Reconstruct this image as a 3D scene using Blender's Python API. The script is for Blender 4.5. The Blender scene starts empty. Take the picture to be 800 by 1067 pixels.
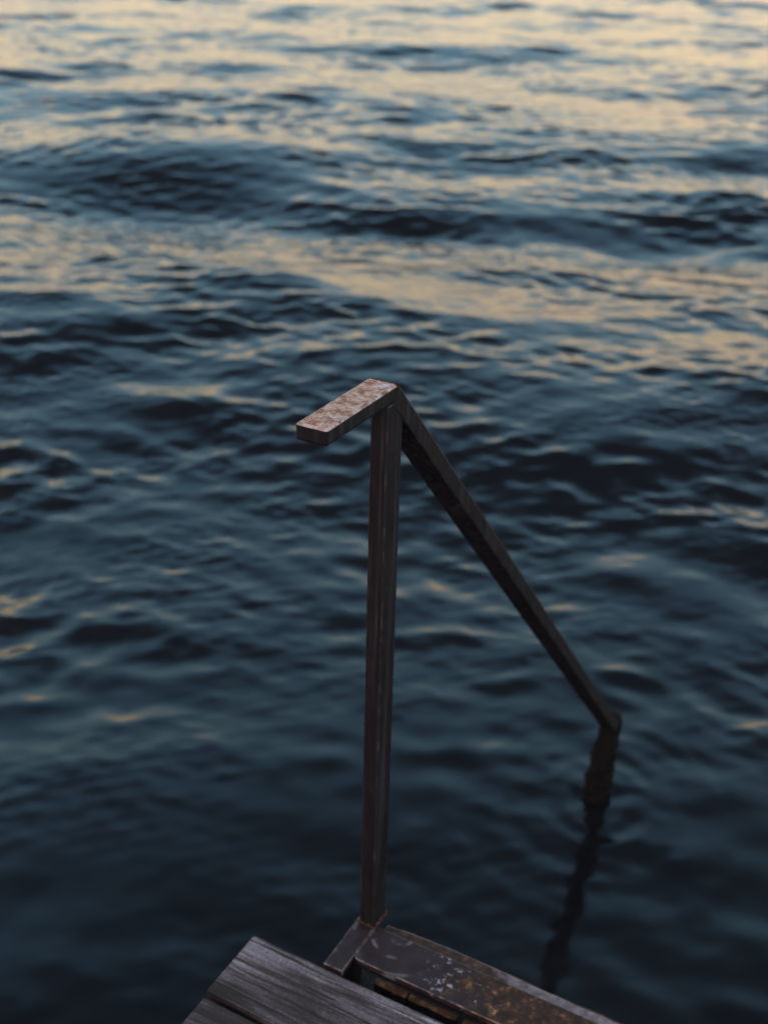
import bpy, bmesh, math, random
import numpy as np
from mathutils import Vector, Matrix, noise as mnoise

random.seed(7)
S = 1.15                       # metres per layout unit
ZW = -0.66 * S                 # mean water level (deck top is z = 0)
scene = bpy.context.scene
COL = scene.collection
R = math.radians

# ------------------------------------------------------------------ helpers
def link(o, parent=None):
    COL.objects.link(o)
    if parent:
        o.parent = parent
    return o

def obj(name, bm, mats, parent=None, smooth=False):
    me = bpy.data.meshes.new(name)
    bm.normal_update()
    bm.to_mesh(me)
    bm.free()
    for m in (mats if isinstance(mats, (list, tuple)) else [mats]):
        me.materials.append(m)
    if smooth:
        for p in me.polygons:
            p.use_smooth = True
    return link(bpy.data.objects.new(name, me), parent)

def thing(name, label, cat, loc=(0, 0, 0), group=None):
    o = bpy.data.objects.new(name, None)
    o.empty_display_size = .1
    o.location = loc
    o['label'] = label
    o['category'] = cat
    if group:
        o['group'] = group
    return link(o)

def rough_edges(bm, amp, freq, seed):
    off = Vector((seed * 3.1, seed * 7.7, seed * 1.3))
    for v in bm.verts:
        n = mnoise.noise_vector(v.co * freq + off)
        v.co += n * amp

def box(bm, x0, x1, y0, y1, z0, z1, bevel=0.0, seg=2, edge_mat=0, cuts=0, cut_axis=0):
    """bevelled box, in layout units scaled to metres; its bevel faces take edge_mat"""
    b = bmesh.new()
    bmesh.ops.create_cube(b, size=1)
    c = Vector(((x0+x1)/2, (y0+y1)/2, (z0+z1)/2)) * S
    d = Vector((x1-x0, y1-y0, z1-z0)) * S
    for v in b.verts:
        v.co = Vector((v.co.x*d.x, v.co.y*d.y, v.co.z*d.z)) + c
    if cuts:
        ax = Vector((0, 0, 0)); ax[cut_axis] = 1
        lo = c[cut_axis] - d[cut_axis]/2
        for i in range(1, cuts):
            p = c.copy(); p[cut_axis] = lo + d[cut_axis]*i/cuts
            bmesh.ops.bisect_plane(b, geom=b.verts[:]+b.edges[:]+b.faces[:], plane_co=p, plane_no=ax)
    if bevel:
        es = [e for e in b.edges if len(e.link_faces) == 2 and e.calc_face_angle(0) > .5]
        bmesh.ops.bevel(b, geom=es, offset=bevel*S, segments=seg, profile=.5, affect='EDGES',
                        clamp_overlap=True, material=edge_mat)
    me = bpy.data.meshes.new('tmp')
    b.to_mesh(me); b.free()
    bm.from_mesh(me)
    bpy.data.meshes.remove(me)

def nd(nt, typ, loc=(0, 0), **kw):
    n = nt.nodes.new(typ)
    n.location = loc
    for k, v in kw.items():
        setattr(n, k, v)
    return n

def ramp(nt, stops, fac, interp='LINEAR'):
    n = nd(nt, 'ShaderNodeValToRGB')
    n.color_ramp.interpolation = interp
    el = n.color_ramp.elements
    while len(el) < len(stops):
        el.new(.5)
    for e, (p, c) in zip(el, stops):
        e.position = p
        e.color = (*c, 1) if len(c) == 3 else c
    nt.links.new(fac, n.inputs[0])
    return n.outputs[0]

def g(v):
    return (v, v, v)

def material(name):
    m = bpy.data.materials.new(name)
    m.use_nodes = True
    nt = m.node_tree
    return m, nt, nt.nodes['Principled BSDF']

def tex(nt, scale, detail=6, rough=.6, stretch=(1, 1, 1), dist=0, offs=(0, 0, 0), rot=(0, 0, 0)):
    geo = nd(nt, 'ShaderNodeTexCoord')
    mp = nd(nt, 'ShaderNodeMapping')
    mp.inputs['Scale'].default_value = stretch
    mp.inputs['Location'].default_value = offs
    mp.inputs['Rotation'].default_value = rot
    nt.links.new(geo.outputs['Object'], mp.inputs[0])
    n = nd(nt, 'ShaderNodeTexNoise')
    n.inputs['Scale'].default_value = scale
    n.inputs['Detail'].default_value = detail
    n.inputs['Roughness'].default_value = rough
    n.inputs['Distortion'].default_value = dist
    nt.links.new(mp.outputs[0], n.inputs['Vector'])
    return n.outputs['Fac']

def mixc(nt, fac, a, b, mode='MIX'):
    n = nd(nt, 'ShaderNodeMix', data_type='RGBA', blend_type=mode)
    if isinstance(fac, float):
        n.inputs[0].default_value = fac
    else:
        nt.links.new(fac, n.inputs[0])
    for i, v in ((6, a), (7, b)):
        if isinstance(v, tuple):
            n.inputs[i].default_value = (*v, 1)
        else:
            nt.links.new(v, n.inputs[i])
    return n.outputs[2]

def mth(nt, op, a, b=None, c=None):
    n = nd(nt, 'ShaderNodeMath', operation=op)
    for i, v in enumerate((a, b, c)):
        if v is None:
            continue
        if isinstance(v, (int, float)):
            n.inputs[i].default_value = v
        else:
            nt.links.new(v, n.inputs[i])
    return n.outputs[0]

def bump(nt, bsdf, h, strength=.3, dist=.002):
    n = nd(nt, 'ShaderNodeBump')
    n.inputs['Strength'].default_value = strength
    n.inputs['Distance'].default_value = dist
    nt.links.new(h, n.inputs['Height'])
    nt.links.new(n.outputs[0], bsdf.inputs['Normal'])

# ------------------------------------------------------------------ materials
def mat_dark_paint():
    m, nt, b = material('dark_brown_paint')
    n1 = tex(nt, 11, 8, .68)
    c = ramp(nt, [(.3, (.0060, .0050, .0064)), (.55, (.0110, .0092, .0115)), (.75, (.021, .0160, .0175))], n1)
    # rain streaks and scratches along the bar
    st = ramp(nt, [(.50, g(0)), (.68, g(.9))], tex(nt, 70, 5, .7, (1, 1, .03)))
    c = mixc(nt, st, c, (.040, .038, .045))
    sc = ramp(nt, [(.66, g(0)), (.69, g(.8))], tex(nt, 150, 3, .6, (1, 1, .045), .4, (3, 7, 1)))
    c = mixc(nt, sc, c, (.060, .056, .060))
    # rust breaking through, running down
    rm = ramp(nt, [(.56, g(0)), (.66, g(.85))], tex(nt, 17, 8, .72, (1, 1, .3), .3, (1, 5, 9)))
    c = mixc(nt, rm, c, (.018, .011, .009))
    chips = ramp(nt, [(.665, g(0)), (.685, g(1))], tex(nt, 85, 6, .72, (1, 1, .5)))
    c = mixc(nt, chips, c, (.060, .032, .022))
    nt.links.new(c, b.inputs['Base Color'])
    nt.links.new(ramp(nt, [(.3, g(.5)), (.7, g(.75))], n1), b.inputs['Roughness'])
    b.inputs['Specular IOR Level'].default_value = .28
    h = mth(nt, 'SUBTRACT', tex(nt, 60, 7, .72, (1, 1, .4)), mth(nt, 'MULTIPLY', chips, .4))
    bump(nt, b, h, .7, .0018)
    return m

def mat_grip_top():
    m, nt, b = material('worn_rusty_skylit_grip')  # hand-worn rust, with sky light on the top painted into its pale tones
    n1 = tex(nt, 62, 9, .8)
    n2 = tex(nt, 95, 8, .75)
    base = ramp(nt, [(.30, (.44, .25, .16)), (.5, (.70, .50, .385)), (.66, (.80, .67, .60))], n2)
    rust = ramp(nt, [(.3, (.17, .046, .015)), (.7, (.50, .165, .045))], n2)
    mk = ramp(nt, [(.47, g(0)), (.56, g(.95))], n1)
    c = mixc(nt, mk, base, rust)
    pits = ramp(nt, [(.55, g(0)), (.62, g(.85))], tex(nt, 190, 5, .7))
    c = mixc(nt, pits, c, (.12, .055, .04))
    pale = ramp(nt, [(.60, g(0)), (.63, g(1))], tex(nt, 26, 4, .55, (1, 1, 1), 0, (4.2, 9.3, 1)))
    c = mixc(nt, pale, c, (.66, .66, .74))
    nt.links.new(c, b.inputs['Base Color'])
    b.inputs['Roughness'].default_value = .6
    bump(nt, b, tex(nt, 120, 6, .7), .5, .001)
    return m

def mat_worn_edge(name='worn_edge', lo=(.07, .05, .045), hi=(.5, .42, .40), scale=50, t=(.42, .6)):
    m, nt, b = material(name)
    c = ramp(nt, [(t[0], lo), (t[1], hi)], tex(nt, scale, 6, .7))
    nt.links.new(c, b.inputs['Base Color'])
    b.inputs['Roughness'].default_value = .6
    bump(nt, b, tex(nt, 150, 5, .7), .5, .001)
    return m

def mat_tread():
    """dark violet-brown paint, scuffs and white droppings, rusting through towards +x"""
    m, nt, b = material('scuffed_tread_paint')
    tc = nd(nt, 'ShaderNodeTexCoord')
    sep = nd(nt, 'ShaderNodeSeparateXYZ')
    nt.links.new(tc.outputs['Object'], sep.inputs[0])
    n1 = tex(nt, 30, 8, .65)
    n2 = tex(nt, 42, 9, .74)
    paint = ramp(nt, [(.3, (.019, .0125, .015)), (.7, (.050, .034, .040))], n1)
    rust = ramp(nt, [(.36, (.016, .009, .007)), (.50, (.050, .022, .012)), (.57, (.11, .048, .022)), (.63, (.34, .19, .09)), (.70, (.56, .46, .40))], n2)
    gr = mth(nt, 'MULTIPLY_ADD', sep.outputs['X'], 1.5, -.22)
    k = mth(nt, 'ADD', gr, mth(nt, 'MULTIPLY', tex(nt, 16, 8, .72), .8))
    k = ramp(nt, [(.44, g(0)), (.56, g(1))], k)
    c = mixc(nt, k, paint, rust)
    wm = mth(nt, 'ADD', tex(nt, 75, 7, .72, (1, 1, 1), .5, (3, 1, 2)),
             mth(nt, 'MULTIPLY', ramp(nt, [(.08, g(0)), (.15, g(1)), (.17, g(1)), (.25, g(.3)), (.5, g(0))], sep.outputs['X']), .13))
    wm = ramp(nt, [(.70, g(0)), (.73, g(1))], wm)
    c = mixc(nt, wm, c, (.46, .44, .50))
    # one curved scuff near the post
    w = nd(nt, 'ShaderNodeTexWave', wave_type='RINGS', rings_direction='SPHERICAL')
    mp = nd(nt, 'ShaderNodeMapping')
    mp.inputs['Location'].default_value = (-.055, -.005, 0)
    nt.links.new(tc.outputs['Object'], mp.inputs[0])
    nt.links.new(mp.outputs[0], w.inputs[0])
    w.inputs['Scale'].default_value = 9
    w.inputs['Distortion'].default_value = 2.5
    w.inputs['Detail'].default_value = 2
    sc = mth(nt, 'MULTIPLY', ramp(nt, [(.86, g(0)), (.98, g(1))], w.outputs['Fac']),
             ramp(nt, [(.5, g(0)), (.62, g(.6))], tex(nt, 22, 5, .6, (1, 1, 1), 0, (8, 3, 0))))
    sc = mth(nt, 'MULTIPLY', sc, ramp(nt, [(.08, g(1)), (.14, g(0))], sep.outputs['X']))
    c = mixc(nt, sc, c, (.26, .25, .30))
    nt.links.new(c, b.inputs['Base Color'])
    b.inputs['Specular IOR Level'].default_value = .35
    rr = mth(nt, 'MULTIPLY_ADD', n1, .3, .38)
    nt.links.new(rr, b.inputs['Roughness'])
    bump(nt, b, n2, .6, .0012)
    return m

def mat_rust(name, lo, mid, hi, scale=70):
    m, nt, b = material(name)
    n = tex(nt, scale, 8, .7)
    c = ramp(nt, [(.3, lo), (.52, mid), (.72, hi)], n)
    nt.links.new(c, b.inputs['Base Color'])
    b.inputs['Roughness'].default_value = .75
    bump(nt, b, tex(nt, 110, 7, .7), .9, .002)
    return m

def mat_flange():  # rust with a lilac highlight painted in towards +x
    m = mat_rust('rust_lilac_highlight', (.016, .010, .008), (.06, .03, .02), (.20, .10, .055))
    nt = m.node_tree
    b = nt.nodes['Principled BSDF']
    src = b.inputs['Base Color'].links[0].from_socket
    tc = nd(nt, 'ShaderNodeTexCoord')
    sep = nd(nt, 'ShaderNodeSeparateXYZ')
    nt.links.new(tc.outputs['Object'], sep.inputs[0])
    k = mth(nt, 'ADD', mth(nt, 'MULTIPLY_ADD', sep.outputs['X'], 2.2, -.35), mth(nt, 'MULTIPLY', tex(nt, 26, 7, .7), .7))
    k = ramp(nt, [(.52, g(0)), (.64, g(.85))], k)
    nt.links.new(mixc(nt, k, src, ramp(nt, [(.35, (.16, .13, .14)), (.65, (.40, .36, .40))], tex(nt, 70, 6, .7))), b.inputs['Base Color'])
    return m

def mat_wood():
    m, nt, b = material('weathered_planks')
    tc = nd(nt, 'ShaderNodeTexCoord')
    oi = nd(nt, 'ShaderNodeObjectInfo')
    cmb = nd(nt, 'ShaderNodeCombineXYZ')
    nt.links.new(mth(nt, 'MULTIPLY', oi.outputs['Random'], 9.0), cmb.inputs[0])
    nt.links.new(mth(nt, 'MULTIPLY', oi.outputs['Random'], 31.0), cmb.inputs[1])
    va = nd(nt, 'ShaderNodeVectorMath', operation='ADD')
    nt.links.new(tc.outputs['Object'], va.inputs[0])
    nt.links.new(cmb.outputs[0], va.inputs[1])
    def n_(scale, detail, rough, st, dist=0):
        mp = nd(nt, 'ShaderNodeMapping')
        mp.inputs['Scale'].default_value = st
        nt.links.new(va.outputs[0], mp.inputs[0])
        n = nd(nt, 'ShaderNodeTexNoise')
        n.inputs['Scale'].default_value = scale
        n.inputs['Detail'].default_value = detail
        n.inputs['Roughness'].default_value = rough
        n.inputs['Distortion'].default_value = dist
        nt.links.new(mp.outputs[0], n.inputs['Vector'])
        return n.outputs['Fac']
    fine = n_(115, 7, .74, (.045, 1, 1), .5)
    speck = n_(330, 4, .7, (.5, 1, 1), 0)
    mid = n_(48, 6, .66, (.07, 1, 1), 1.0)
    big = n_(9, 4, .5, (.45, 1, 1))
    c = ramp(nt, [(.36, (.012, .009, .009)), (.46, (.040, .030, .030)), (.55, (.13, .112, .115)), (.65, (.46, .43, .45))], fine)
    c2 = ramp(nt, [(.42, (.014, .010, .010)), (.58, (.20, .180, .19))], mid)
    c = mixc(nt, .5, c, c2)
    tone = ramp(nt, [(.36, (.34, .27, .28)), (.50, (.95, .90, .95)), (.64, (1.9, 2.0, 2.2))], big)
    c = mixc(nt, 1.0, c, tone, 'MULTIPLY')
    crack = ramp(nt, [(.385, g(1)), (.425, g(0))], n_(85, 5, .62, (.026, 1, 1), .8))
    sp_ = ramp(nt, [(.36, (.35, .33, .33)), (.5, (1, 1, 1)), (.64, (1.7, 1.65, 1.65))], speck)
    c = mixc(nt, .85, c, sp_, 'MULTIPLY')
    c = mixc(nt, crack, c, (.010, .008, .008))
    nt.links.new(c, b.inputs['Base Color'])
    b.inputs['Roughness'].default_value = .62
    h = mth(nt, 'SUBTRACT', mth(nt, 'ADD', mth(nt, 'MULTIPLY', fine, .8), mid), crack)
    bump(nt, b, h, .8, .003)
    return m

def mat_timber_dark():
    m, nt, b = material('wet_dark_timber')
    c = ramp(nt, [(.3, (.010, .008, .008)), (.7, (.03, .025, .023))], tex(nt, 30, 6, .6, (1, 1, .1)))
    nt.links.new(c, b.inputs['Base Color'])
    b.inputs['Roughness'].default_value = .7
    return m

def mat_crust():
    m, nt, b = material('dark_marine_growth')
    c = ramp(nt, [(.3, (.003, .003, .0028)), (.7, (.0085, .0085, .0070))], tex(nt, 80, 6, .6))
    nt.links.new(c, b.inputs['Base Color'])
    b.inputs['Roughness'].default_value = .85
    b.inputs['Specular IOR Level'].default_value = .2
    bump(nt, b, tex(nt, 160, 5, .7), .6, .002)
    return m

def mat_seabed():
    m, nt, b = material('seabed_sand')
    c = ramp(nt, [(.3, (.055, .055, .05)), (.7, (.13, .125, .11))], tex(nt, 1.3, 8, .6))
    nt.links.new(c, b.inputs['Base Color'])
    b.inputs['Roughness'].default_value = .9
    return m

def mat_water():
    m = bpy.data.materials.new('sea_water')
    m.use_nodes = True
    nt = m.node_tree
    nt.nodes.clear()
    out = nd(nt, 'ShaderNodeOutputMaterial')
    fr = nd(nt, 'ShaderNodeFresnel'); fr.inputs['IOR'].default_value = 1.34
    gl = nd(nt, 'ShaderNodeBsdfGlossy'); gl.inputs['Roughness'].default_value = .085
    gl.inputs['Color'].default_value = (1, 1, 1, 1)
    rf = nd(nt, 'ShaderNodeBsdfRefraction'); rf.inputs['Roughness'].default_value = .03
    rf.inputs['IOR'].default_value = 1.34
    df = nd(nt, 'ShaderNodeBsdfDiffuse'); df.inputs['Color'].default_value = (.044, .044, .052, 1)
    body = nd(nt, 'ShaderNodeMixShader'); body.inputs[0].default_value = .80
    nt.links.new(df.outputs[0], body.inputs[1]); nt.links.new(rf.outputs[0], body.inputs[2])
    mx = nd(nt, 'ShaderNodeMixShader')
    nt.links.new(fr.outputs[0], mx.inputs[0])
    nt.links.new(body.outputs[0], mx.inputs[1]); nt.links.new(gl.outputs[0], mx.inputs[2])
    nt.links.new(mx.outputs[0], out.inputs['Surface'])
    va = nd(nt, 'ShaderNodeVolumeAbsorption')
    va.inputs['Color'].default_value = (.12, .33, .40, 1)
    va.inputs['Density'].default_value = 1.3
    nt.links.new(va.outputs[0], out.inputs['Volume'])
    return m

M_PAINT = mat_dark_paint()
M_GRIP = mat_grip_top()
M_GRIPEDGE = mat_worn_edge('worn_skylit_grip_edge', (.20, .09, .05), (.72, .58, .54), 75, (.40, .58))
M_EDGE = mat_worn_edge('worn_painted_edge', (.012, .010, .011), (.085, .072, .072), 20, (.50, .72))
M_TEDGE = mat_worn_edge('worn_tread_edge', (.05, .034, .030), (.50, .40, .37), 55, (.42, .66))
M_TREAD = mat_tread()
M_RUST = mat_rust('flaking_rust', (.016, .010, .008), (.06, .03, .02), (.20, .10, .055))
M_OCHRE = mat_rust('ochre_rust_lit_edge', (.04, .020, .010), (.16, .085, .04), (.46, .32, .20), 60)
M_PALE = mat_rust('pale_rust_highlight', (.12, .08, .07), (.34, .28, .28), (.50, .46, .50), 40)
M_WOOD = mat_wood()
M_TIMBER = mat_timber_dark()
M_CRUST = mat_crust()

# ------------------------------------------------------------------ bathing stairs
stair = thing('bathing_stairs', 'dark rusty steel bathing stairs with a bent flat handrail running down into the water',
              'stairs', (0, 0, 0))

WH, TH = .0440, .0225          # tube of the handrail
PA, PB = .0268, .0415          # post section
HP = .90
T = HP + TH
LH = .1505
ye, yb = .0216, .0135          # where top and under side meet the sloping rail

# grip: the short level piece of the rail
bm = bmesh.new()
ring = [(-LH, HP), (-LH, T), (ye, T), (yb, HP)]
vs = []
for x in (-WH, 0):
    vs.append([bm.verts.new(Vector((x, y, z)) * S) for y, z in ring])
l, r = vs
for a in range(4):
    b2 = (a + 1) % 4
    bm.faces.new((l[a], l[b2], r[b2], r[a]))
bm.faces.new(l[::-1]); bm.faces.new(r)
bmesh.ops.recalc_face_normals(bm, faces=bm.faces)
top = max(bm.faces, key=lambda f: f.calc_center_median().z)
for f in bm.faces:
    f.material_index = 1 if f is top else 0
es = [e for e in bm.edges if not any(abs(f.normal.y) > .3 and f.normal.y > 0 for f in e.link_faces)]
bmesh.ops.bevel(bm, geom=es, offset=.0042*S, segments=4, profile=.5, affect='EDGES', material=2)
for f in bm.faces:             # only bevels by the worn, painted-skylit top take its pale colour
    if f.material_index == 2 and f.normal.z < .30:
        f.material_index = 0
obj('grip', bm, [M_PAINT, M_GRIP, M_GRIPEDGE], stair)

# sloping rail
A = Vector((0, ye + .0028, T)); B = Vector((0, 1.383, -.50))
d = (B - A).normalized()
B2 = A + d * ((A.z + .515) / -d.z)
nrm = Vector((0, -d.z, d.y)) * -1
if nrm.z > 0: nrm = -nrm
TR = .0262
Alow = Vector((0, yb - .002, HP - .0008)); Blow = B2 + nrm * TR
bm = bmesh.new()
NR = 40
rows = []
for i in range(NR + 1):
    t = i / NR
    u_, l_ = A.lerp(B2, t), Alow.lerp(Blow, t)
    rows.append([bm.verts.new(Vector((x, p.y, p.z)) * S) for x, p in ((-WH, l_), (-WH, u_), (0, u_), (0, l_))])
for i in range(NR):
    for a in range(4):
        b2 = (a + 1) % 4
        bm.faces.new((rows[i][a], rows[i][b2], rows[i+1][b2], rows[i+1][a]))
bm.faces.new(rows[0][::-1]); bm.faces.new(rows[-1])
bmesh.ops.recalc_face_normals(bm, faces=bm.faces)
es = [e for e in bm.edges if e.calc_face_angle(0) > .5 and abs((e.verts[0].co - e.verts[1].co).normalized().dot(d)) > .9]
bmesh.ops.bevel(bm, geom=es, offset=.0022*S, segments=2, profile=.5, affect='EDGES', material=1)
rail = obj('sloping_rail', bm, [M_PAINT, M_EDGE], stair)

# leg under the foot of the rail, leaning back a little and overgrown from the waterline down
LEG = [(1.366, -.468), (1.360, -.52), (1.328, -.62), (1.285, -.74), (1.22, -.98), (1.06, -1.80)]
def leg_at(z):
    for (y0, z0), (y1, z1) in zip(LEG, LEG[1:]):
        if z >= z1:
            return y0 + (y1-y0)*(z0-z)/(z0-z1)
    return LEG[-1][0]
bm = bmesh.new()
rows = []
for k in range(61):
    z = -.468 - (1.80-.468)*(k/60)**1.5
    yc = leg_at(z)
    grow = .0065 * min(1, max(0, (-.50 - z)/.1))
    rows.append([bm.verts.new(Vector((x, yy, z)) * S) for x, yy in
                 ((-.0435-grow, yc-.024-grow), (-.0435-grow, yc+.024+grow), (-.0005+grow, yc+.024+grow), (-.0005+grow, yc-.024-grow))])
for k in range(60):
    for a in range(4):
        b2 = (a+1) % 4
        bm.faces.new((rows[k][a], rows[k][b2], rows[k+1][b2], rows[k+1][a]))
bm.faces.new(rows[0][::-1]); bm.faces.new(rows[-1])
bmesh.ops.recalc_face_normals(bm, faces=bm.faces)
bmesh.ops.subdivide_edges(bm, edges=[e for e in bm.edges if abs((e.verts[0].co-e.verts[1].co).normalized().z) < .5], cuts=3, use_grid_fill=True)
for v in bm.verts:
    a = S*.0085 * min(1, max(.08, (-.49*S - v.co.z)/.12))
    v.co += mnoise.noise_vector(v.co*34) * a + mnoise.noise_vector(v.co*90 + Vector((5, 1, 2))) * a*.45
obj('rail_leg', bm, M_CRUST, stair, True)
bm = bmesh.new()
bmesh.ops.create_icosphere(bm, subdivisions=4, radius=1, matrix=Matrix.Translation(Vector((-.021, 1.374, -.506)) * S) @ Matrix.Diagonal((.0285*S, .036*S, .046*S, 1)))
rough_edges(bm, .003, 40, 3)
obj('elbow', bm, M_CRUST, stair, True)

# shells and weed on the leg round the waterline
bm = bmesh.new()
rnd = random.Random(4)
for k in range(220):
    z = -.655 + rnd.gauss(0, .05)
    if z > -.54: continue
    yc = leg_at(z)
    side = rnd.randrange(4)
    q = rnd.uniform(-.024, .024)
    p = Vector(((-.047, .003, -.022+q, -.022+q)[side], (yc+q, yc+q, yc-.027, yc+.027)[side], z))
    sz = rnd.uniform(.004, .0105) * S
    mt = Matrix.Translation(p * S) @ Matrix.Rotation(rnd.random()*6, 4, Vector((rnd.random(), rnd.random(), .3)).normalized()) @ Matrix.Diagonal((sz*1.4, sz, sz*.8, 1))
    bmesh.ops.create_icosphere(bm, subdivisions=2, radius=1, matrix=mt)
rough_edges(bm, .002, 90, 3)
obj('marine_growth', bm, M_CRUST, stair, True)

# post
bm = bmesh.new()
box(bm, -PA, -.0012, 0, PB, .004, HP - .0008, .0022, 2, 1, 24, 2)
rough_edges(bm, .0004, 25, 1)
obj('handrail_post', bm, [M_PAINT, M_EDGE], stair)

# weld round the foot of the post
bm = bmesh.new()
rnd = random.Random(11)
per = [(-PA, 0), (0, 0), (0, PB), (-PA, PB)]
for k in range(4):
    a, b2 = Vector(per[k]), Vector(per[(k+1) % 4])
    n = max(6, int((b2 - a).length / .0035))
    for i in range(n):
        q = a.lerp(b2, (i + rnd.random()*.5) / n)
        s = rnd.uniform(.0022, .0042) * S
        bmesh.ops.create_icosphere(bm, subdivisions=1, radius=s, matrix=Matrix.Translation(Vector((q.x, q.y, .001 + rnd.random()*.003)) * S))
rough_edges(bm, .0012, 160, 5)
obj('weld_bead', bm, M_RUST, stair, True)

# frame bar under the post, reaching back to the dock
bm = bmesh.new()
box(bm, -.0335, -.0004, -.0990, .043, -.012, 0, .0012, 2, 1, 16, 1)
rough_edges(bm, .0006, 60, 2)
obj('frame_bar', bm, [M_TREAD, M_TEDGE], stair)
bm = bmesh.new()
box(bm, -.0305, -.0035, -.06, -.03, -.0795, -.0125, .002, 2, 0)
box(bm, -.0305, -.0035, -.06, -.03, -1.3, -.0885, .002, 2, 0)
obj('support_leg', bm, M_PAINT, stair)

# upper tread
def tread(name, x0, x1, y0, y1, z1, th, mats, rr):
    bm = bmesh.new()
    # rounded corners in plan
    pts = []
    for cx, cy, a0 in ((x0+rr, y0+rr, 180), (x1-rr, y0+rr, 270), (x1-.002, y1-.002, 0), (x0+.002, y1-.002, 90)):
        rad = rr if cy < (y0+y1)/2 else .002
        for k in range(7):
            a = R(a0 + 90*k/6)
            pts.append((cx + rad*math.cos(a), cy + rad*math.sin(a)))
    lo = [bm.verts.new(Vector((x, y, z1-th)) * S) for x, y in pts]
    f = bm.faces.new(lo)
    ret = bmesh.ops.extrude_face_region(bm, geom=[f])
    for v in ret['geom']:
        if isinstance(v, bmesh.types.BMVert):
            v.co.z += th*S
    bmesh.ops.recalc_face_normals(bm, faces=bm.faces)
    es = [e for e in bm.edges if abs(e.verts[0].co.z - e.verts[1].co.z) < 1e-6 and e.verts[0].co.z > (z1-th/2)*S]
    bmesh.ops.bevel(bm, geom=es, offset=.0012*S, segments=2, profile=.5, affect='EDGES', material=1)
    for k in range(1, 40):
        bmesh.ops.bisect_plane(bm, geom=bm.verts[:]+bm.edges[:]+bm.faces[:], plane_co=Vector((x0+(x1-x0)*k/40, 0, 0))*S, plane_no=(1, 0, 0))
    rough_edges(bm, .0008, 45, 6)
    return obj(name, bm, mats, stair)
tread('tread', .0008, .62, -.0675, .0070, .0005, .010, [M_TREAD, M_TEDGE], .009)
bm = bmesh.new()
box(bm, .006, .62, -.0655, -.0635, -.018, -.0100, .0006, 1, 0, 20, 0)
obj('front_skirt', bm, M_PAINT, stair)
bm = bmesh.new()
box(bm, -.056, .62, -.1700, .030, -.088, -.080, .001, 1, 0, 10, 0)
obj('gap_blackout_plate', bm, M_PAINT, stair)  # added dark sheet under the gap, hides the water so it reads black
# folded rear flange of the tread, lower and rusted
bm = bmesh.new()
box(bm, .012, .62, .0095, .0300, -.024, -.0085, .0018, 2, 1, 40, 0)
for v in bm.verts:
    x = v.co.x / S
    if v.co.y > .02*S:
        v.co.y += S*(.003*math.exp(-((x-.16)/.09)**2) - .006*max(0, 1-x/.06))
rough_edges(bm, .0016, 38, 8)
obj('rear_flange', bm, [mat_flange(), M_PALE], stair)  # bright highlight on strip and edges is painted as pale colour
bm = bmesh.new()
box(bm, .10, .62, .050, .066, -.075, -.048, .0018, 2, 1, 30, 0)
rough_edges(bm, .0020, 30, 9)
obj('lower_flange', bm, [M_RUST, M_OCHRE], stair)
# rusted bar in the gap between the tread and the planks
bm = bmesh.new()
for x0, x1 in ((.034, .0925), (.0945, .176), (.187, .62)):
    box(bm, x0, x1, -.0625, -.048, -.066, -.040, .0046, 3, 1, 14, 0)
bm.normal_update()
for f in bm.faces:
    f.material_index = 1 if f.normal.z > .45 and f.calc_center_median().y < -.0535*S else 0  # lit strip on top painted in ochre rust, shaded front painted dark
rough_edges(bm, .0026, 55, 10)
obj('cross_bar', bm, [M_PAINT, M_OCHRE], stair)
# hangers and submerged lower treads
for y, z in ((.66, -.76), (.93, -1.04)):
    tread('tread', .0008, .62, y, y+.11, z, .012, [M_CRUST, M_CRUST], .009)
bm = bmesh.new()
box(bm, .585, .615, .0, .03, -1.2, -.012, .002, 2, 0)
obj('support_leg', bm, M_PAINT, stair)
bm = bmesh.new()
for x in (.55, ):
    b = bmesh.new()
    box(b, x, x+.03, 0, 1.45, -.03, .03)
    for v in b.verts:
        v.co = Matrix.Rotation(-R(46.3), 3, 'X') @ v.co + Vector((0, .02, -.09)) * S
    me = bpy.data.meshes.new('t'); b.to_mesh(me); b.free(); bm.from_mesh(me); bpy.data.meshes.remove(me)
obj('stringer', bm, M_PAINT, stair)

# ------------------------------------------------------------------ dock
dock = thing('wooden_dock', 'weathered grey plank dock that the steel bathing stairs are fixed to', 'dock', (0, 0, 0))
rnd = random.Random(21)
y = -.1073
i = 0
while y > -2.3:
    w = .1250 if i == 0 else .126
    xl = -.1585 if i == 0 else (-.155 if i == 1 else -.156 + rnd.uniform(-.004, .004))
    bm = bmesh.new()
    box(bm, 0, 1.80 + rnd.uniform(-.01, .01), -w/2, w/2, -.030, 0, .0022, 2, 0, 70, 0)
    # slight cupping, worn edges
    for v in bm.verts:
        n = mnoise.noise(Vector((v.co.x*4, v.co.y*30, i*5.1)))
        v.co.z += n*.0012
        v.co.y += mnoise.noise(Vector((v.co.x*9, i*3.3, v.co.z*20)))*.0013
    rough_edges(bm, .0008, 50, 12+i)
    p = obj('plank', bm, M_WOOD, dock)
    p.location = Vector((xl, y - w/2, 0)) * S
    y -= w + .0115
    i += 1
y_end = y
for x in (.10, .80, 1.45):
    bm = bmesh.new()
    box(bm, x, x+.06, y_end, -.135, -.15, -.0315, .003, 2, 0)
    obj('joist', bm, M_TIMBER, dock)
for x in (.13, 1.48):
    for yy in (-.30, -1.9):
        bm = bmesh.new()
        bmesh.ops.create_cone(bm, cap_ends=True, segments=24, radius1=.075*S, radius2=.07*S, depth=3.2*S,
                              matrix=Matrix.Translation(Vector((x, yy, -1.7515)) * S))
        rough_edges(bm, .006, 5, x*4+yy)
        obj('pile', bm, M_TIMBER, dock, True)

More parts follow.
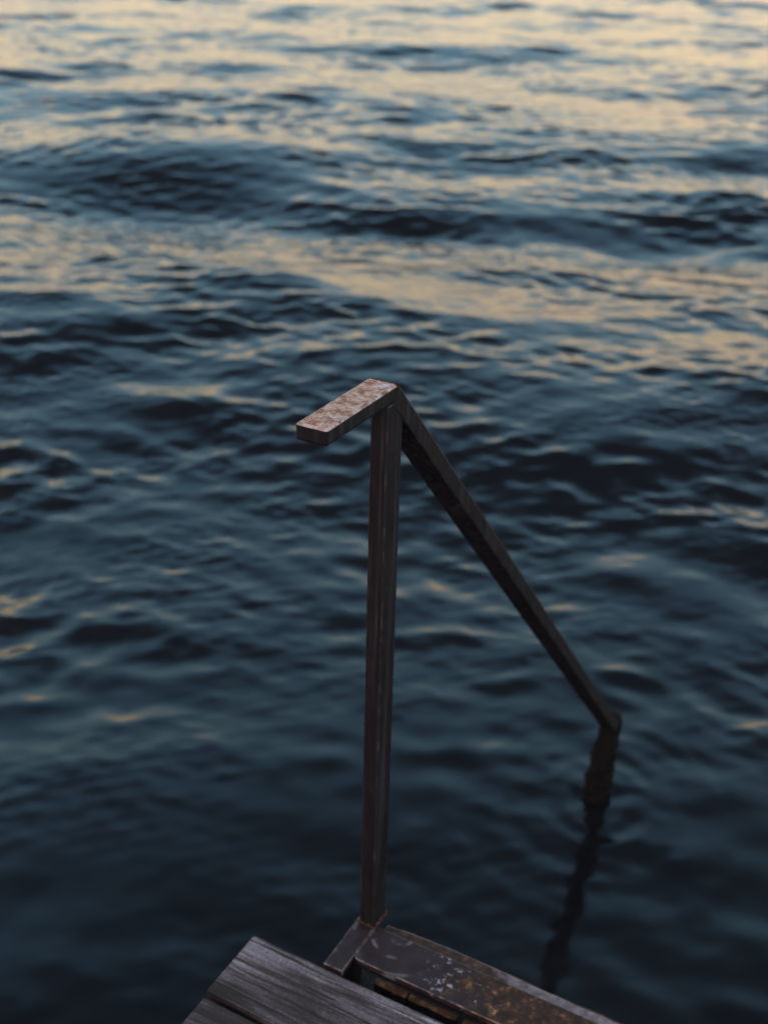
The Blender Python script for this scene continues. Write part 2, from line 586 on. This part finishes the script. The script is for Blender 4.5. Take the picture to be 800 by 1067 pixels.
# ------------------------------------------------------------------ camera
C = Vector((0.65775575, -1.24092686, 1.47068564)) * S
YAW, PITCH, ROLL = R(28.0358), R(27.14), R(1.6147)
fw = Vector((-math.sin(YAW)*math.cos(PITCH), math.cos(YAW)*math.cos(PITCH), -math.sin(PITCH)))
rt = Vector((math.cos(YAW), math.sin(YAW), 0)); up = rt.cross(fw)
r2 = rt*math.cos(ROLL) + up*math.sin(ROLL); u2 = -rt*math.sin(ROLL) + up*math.cos(ROLL)
cd = bpy.data.cameras.new('camera')
cam = link(bpy.data.objects.new('camera', cd))
cam.matrix_world = Matrix(((r2.x, u2.x, -fw.x, C.x), (r2.y, u2.y, -fw.y, C.y), (r2.z, u2.z, -fw.z, C.z), (0, 0, 0, 1)))
cd.sensor_fit = 'VERTICAL'
cd.sensor_height = 36; cd.sensor_width = 27
cd.lens = 42.15
cd.clip_start = .05; cd.clip_end = 20000
cd.dof.use_dof = True
cd.dof.focus_distance = (Vector((-.022, -.08, .92))*S - C).dot(fw)
cd.dof.aperture_fstop = 3.5
cd.dof.aperture_blades = 0
scene.camera = cam

# ------------------------------------------------------------------ water: one sheet of real waves
def build_water():
    rng = np.random.default_rng(12)
    h = C.z - ZW
    r_near = np.geomspace(.15, 1.35, 26)[:-1]
    r_mid = np.geomspace(1.35, 46, 1350)
    r_far = np.geomspace(46, 6000, 90)[1:]
    rr = np.concatenate([r_near, r_mid, r_far])
    a_d = np.linspace(-R(31), R(31), 1050)
    a_c = np.linspace(R(31), 2*math.pi - R(31), 120)[1:-1]
    az = np.concatenate([a_d, a_c])
    dr = np.gradient(rr)
    da = np.empty_like(az)
    da[:len(a_d)] = a_d[1]-a_d[0]
    da[len(a_d):] = a_c[1]-a_c[0]
    th = YAW + math.pi/2 - 0*az + (-az)           # heading of forward = YAW left of +Y
    X = (C.x + rr[:, None]*np.cos(th)[None, :]).astype(np.float32)
    Y = (C.y + rr[:, None]*np.sin(th)[None, :]).astype(np.float32)
    sp = np.maximum(dr[:, None]*np.ones_like(az)[None, :], .6*rr[:, None]*da[None, :]).astype(np.float32)
    Z = np.zeros_like(X); DX = np.zeros_like(X); DY = np.zeros_like(X)
    fwd = YAW + math.pi/2

    def add(lam, ang, slope, phase, chop=.9, env=None):
        k = 2*math.pi/lam
        kx, ky = k*math.cos(ang), k*math.sin(ang)
        w = np.clip((lam/sp - 2.2)/2.5, 0, 1)
        w = w*w*(3-2*w)
        if env is not None:
            w = w*env
        p = (kx*X + ky*Y + phase).astype(np.float32)
        a = slope/k
        cs, sn = np.cos(p), np.sin(p)
        Z[...] += a*w*cs
        DX[...] -= chop*a*w*math.cos(ang)*sn
        DY[...] -= chop*a*w*math.sin(ang)*sn

    # sheltered water by the dock is calmer
    D = np.sqrt((X - .2*S)**2 + (Y - .1*S)**2)
    def ss(a, b, v):
        t = np.clip((v - a)/(b - a), 0, 1)
        return (t*t*(3 - 2*t)).astype(np.float32)
    calm = .22 + .78*ss(1.1, 3.4, D)
    far = 1 - .10*ss(11, 28, np.hypot(X - C.x, Y - C.y))
    calm2 = .32 + .68*ss(1.1, 3.4, D)
    env_sw = .9*calm*(1 - .5*ss(13, 22, np.hypot(X - C.x, Y - C.y)))
    # single humps of the confused sea: (x, y, slope, length along the view, width)
    for hx, hy, sl, ls, lt in ((-6.83, 8.03, 0.35, 1.5, 2.1),
            (-3.79, 8.42, 0.20, 0.9, 1.6),
            (-1.92, 9.51, 0.21, 1.1, 1.3),
            (-0.93, 5.85, -0.11, 1.1, 1.5),
            (-0.55, 4.77, -0.10, 0.8, 1.1),
            (-4.13, 5.46, -0.09, 1.1, 1.9),
            (-11.63, 14.39, 0.14, 1.2, 2.6),
            (-8.43, 18.93, 0.11, 1.0, 2.4),
            (-3.89, 3.32, 0.06, 0.8, 1.2)):
        an = fwd - .12
        a_ = (X-hx)*math.cos(an) + (Y-hy)*math.sin(an)
        b_ = -(X-hx)*math.sin(an) + (Y-hy)*math.cos(an)
        Z[...] += (sl*a_*np.exp(-(a_/ls)**2 - (b_/lt)**2)).astype(np.float32)
    # long swell: crest passes under the layout point on screen (400,340)
    P0 = Vector((-2.747, 5.077))
    for lam, da_, sl in ((8.2, -.30, .100), (5.1, .22, .024), (10.5, -.05, .02)):
        ang = fwd + da_
        k = 2*math.pi/lam
        ph = -(k*math.cos(ang)*P0.x + k*math.sin(ang)*P0.y)
        add(lam, ang, sl, ph + (0 if lam == 8.2 else rng.uniform(-1, 1)), .6, env_sw)

    def env_field(scale, lo, hi):
        e = np.zeros_like(X)
        for _ in range(7):
            an = rng.uniform(0, 2*math.pi); kk = 2*math.pi/(scale*rng.uniform(.6, 1.6))
            e += np.cos(kk*(math.cos(an)*X + math.sin(an)*Y) + rng.uniform(0, 6.28)).astype(np.float32)
        e = e/math.sqrt(7/2)
        return lo + (hi-lo)/(1+np.exp(-1.6*e))

    # bands: (lam_lo, lam_hi, n, rms slope, direction spread)
    env1 = calm*far*env_field(4.5, .35, 1.65)
    env2 = calm2*far*env_field(2.0, .30, 1.70)
    env3 = calm2*far*env_field(.8, .3, 1.7)
    for lo, hi, n, rms, spread, env in ((1.1, 3.6, 26, .070, .55, env1), (.34, 1.1, 44, .062, .60, env1),
                                        (.12, .34, 56, .090, .70, env2), (.055, .12, 40, .042, .9, env3)):
        s1 = rms*math.sqrt(2/n)
        for i in range(n):
            lam = lo*(hi/lo)**((i + rng.random())/n)
            ang = fwd - .12 + rng.normal(0, spread)
            add(lam, ang, s1*rng.uniform(.6, 1.4), rng.uniform(0, 6.283), .7, env)
    # small rings where the rail goes into the water
    qx, qy = -.022*S, 1.307*S
    for k_, a_r, fall in ((2*math.pi/.075, .0016, .22), (2*math.pi/.13, .0020, .35)):
        r_ = np.hypot(X-qx, Y-qy)
        t_ = np.arctan2(Y-qy, X-qx)
        r_ = r_ + .018*np.sin(2*t_ + 1) + .011*np.sin(3*t_ + k_)
        a_r = a_r*(.45 + .55*np.sin(1.5*t_ + k_*.3)**2)
        Z[...] += (a_r*np.cos(k_*r_ + .8)*np.exp(-r_/fall)).astype(np.float32)
    V = np.stack([X + DX, Y + DY, Z + ZW], -1).reshape(-1, 3).astype(np.float32)
    nr, na = X.shape
    idx = np.arange(nr*na, dtype=np.int32).reshape(nr, na)
    nx = np.roll(idx, -1, axis=1)
    q = np.stack([idx[:-1], idx[1:], nx[1:], nx[:-1]], -1).reshape(-1, 4)
    V = np.concatenate([V, np.array([[C.x, C.y, ZW]], np.float32)])
    tri = np.stack([np.full(na, nr*na, np.int32), idx[0], nx[0]], -1)
    loops = np.concatenate([q.ravel(), tri.ravel()]).astype(np.int32)
    starts = np.concatenate([np.arange(len(q))*4, len(q)*4 + np.arange(na)*3]).astype(np.int32)
    me = bpy.data.meshes.new('water')
    me.vertices.add(len(V)); me.vertices.foreach_set('co', V.ravel())
    me.loops.add(len(loops)); me.loops.foreach_set('vertex_index', loops)
    me.polygons.add(len(starts)); me.polygons.foreach_set('loop_start', starts)
    me.update(calc_edges=True)
    me.polygons.foreach_set('use_smooth', np.ones(len(starts), bool))
    me.validate()
    # faces must look up
    if me.polygons[len(q)//2].normal.z < 0:
        me.flip_normals()
    me.materials.append(mat_water())
    o = link(bpy.data.objects.new('water', me))
    o['kind'] = 'structure'
build_water()

bm = bmesh.new()
bmesh.ops.create_grid(bm, x_segments=60, y_segments=60, size=6000)
bmesh.ops.translate(bm, verts=bm.verts, vec=(37, 41, 0))
for v in bm.verts:
    v.co.z = -1.75*S + .12*mnoise.noise(Vector((v.co.x*.9, v.co.y*.9, 2)))
o = obj('seabed', bm, mat_seabed()); o['kind'] = 'structure'

# ------------------------------------------------------------------ sky and light
SUN_AZ = YAW - R(38)           # afterglow: ahead and to the right of the view (angle left of +Y)
SUN_EL = R(1.5)
sdir = Vector((-math.sin(SUN_AZ)*math.cos(SUN_EL), math.cos(SUN_AZ)*math.cos(SUN_EL), math.sin(SUN_EL)))
w = bpy.data.worlds.new('World')
scene.world = w
w.use_nodes = True
nt = w.node_tree
nt.nodes.clear()
out = nd(nt, 'ShaderNodeOutputWorld')
tc = nd(nt, 'ShaderNodeTexCoord')
nz = nd(nt, 'ShaderNodeVectorMath', operation='NORMALIZE')
nt.links.new(tc.outputs['Generated'], nz.inputs[0])
sep = nd(nt, 'ShaderNodeSeparateXYZ'); nt.links.new(nz.outputs[0], sep.inputs[0])
el = mth(nt, 'DIVIDE', mth(nt, 'ARCSINE', sep.outputs['Z']), math.pi/2)     # 0 horizon .. 1 zenith
# soft streaky bands of thin cloud
mp = nd(nt, 'ShaderNodeMapping'); mp.inputs['Scale'].default_value = (1, 1, 5)
nt.links.new(nz.outputs[0], mp.inputs[0])
ns = nd(nt, 'ShaderNodeTexNoise'); ns.inputs['Scale'].default_value = 2.2; ns.inputs['Detail'].default_value = 4
nt.links.new(mp.outputs[0], ns.inputs['Vector'])
el2 = mth(nt, 'ADD', el, mth(nt, 'MULTIPLY_ADD', ns.outputs['Fac'], .05, -.025))
el2 = mth(nt, 'MAXIMUM', el2, 0.0)
warm = ramp(nt, [(0, (.37, .37, .37)), (.05, (.47, .455, .43)), (.09, (1.06, .83, .54)), (.125, (1.26, .95, .57)),
                 (.165, (.64, .76, .81)), (.23, (.37, .66, .82)), (.32, (.255, .525, .74)), (.40, (.176, .375, .59)),
                 (.475, (.074, .142, .225)), (.55, (.042, .070, .110)), (1, (.042, .062, .100))], el2)
# unseen sky behind the viewer: pink dusk belt, brightened to light deck and grip
cool = ramp(nt, [(0, (.46, .42, .46)), (.12, (.80, .62, .60)), (.30, (.86, .68, .68)), (.50, (.56, .49, .54)),
                 (.75, (.22, .21, .26)), (1, (.042, .062, .100))], el2)
dp = nd(nt, 'ShaderNodeVectorMath', operation='DOT_PRODUCT')
nt.links.new(nz.outputs[0], dp.inputs[0]); dp.inputs[1].default_value = Vector((sdir.x, sdir.y, 0)).normalized()
az_ = ramp(nt, [(.22, g(0)), (.66, g(1))], mth(nt, 'MULTIPLY_ADD', dp.outputs['Value'], .5, .5), 'EASE')
c = mixc(nt, az_, cool, warm)
sky = nd(nt, 'ShaderNodeTexSky', sky_type='NISHITA')
sky.sun_disc = False
sky.sun_elevation = SUN_EL
sky.sun_rotation = -SUN_AZ
bg1 = nd(nt, 'ShaderNodeBackground'); bg1.inputs['Strength'].default_value = .05
nt.links.new(sky.outputs[0], bg1.inputs[0])
bg2 = nd(nt, 'ShaderNodeBackground'); bg2.inputs['Strength'].default_value = 1.0
nt.links.new(c, bg2.inputs[0])
ad = nd(nt, 'ShaderNodeAddShader')
nt.links.new(bg1.outputs[0], ad.inputs[0]); nt.links.new(bg2.outputs[0], ad.inputs[1])
nt.links.new(ad.outputs[0], out.inputs['Surface'])

ld = bpy.data.lights.new('sun', 'SUN')
ld.energy = .03
ld.angle = R(25)
ld.color = (1.0, .80, .55)
lo_ = link(bpy.data.objects.new('sun', ld))
lo_.rotation_euler = sdir.to_track_quat('Z', 'Y').to_euler()

# ------------------------------------------------------------------ render settings
vs_ = scene.view_settings
scene.display_settings.display_device = 'sRGB'
vs_.view_transform = 'Standard'
vs_.look = 'None'
vs_.exposure = .55
vs_.gamma = 1
cy = scene.cycles
cy.use_denoising = True
try:
    cy.denoiser = 'OPENIMAGEDENOISE'
except Exception:
    pass
cy.max_bounces = 8
cy.transmission_bounces = 6
cy.sample_clamp_indirect = 6
cy.caustics_refractive = True
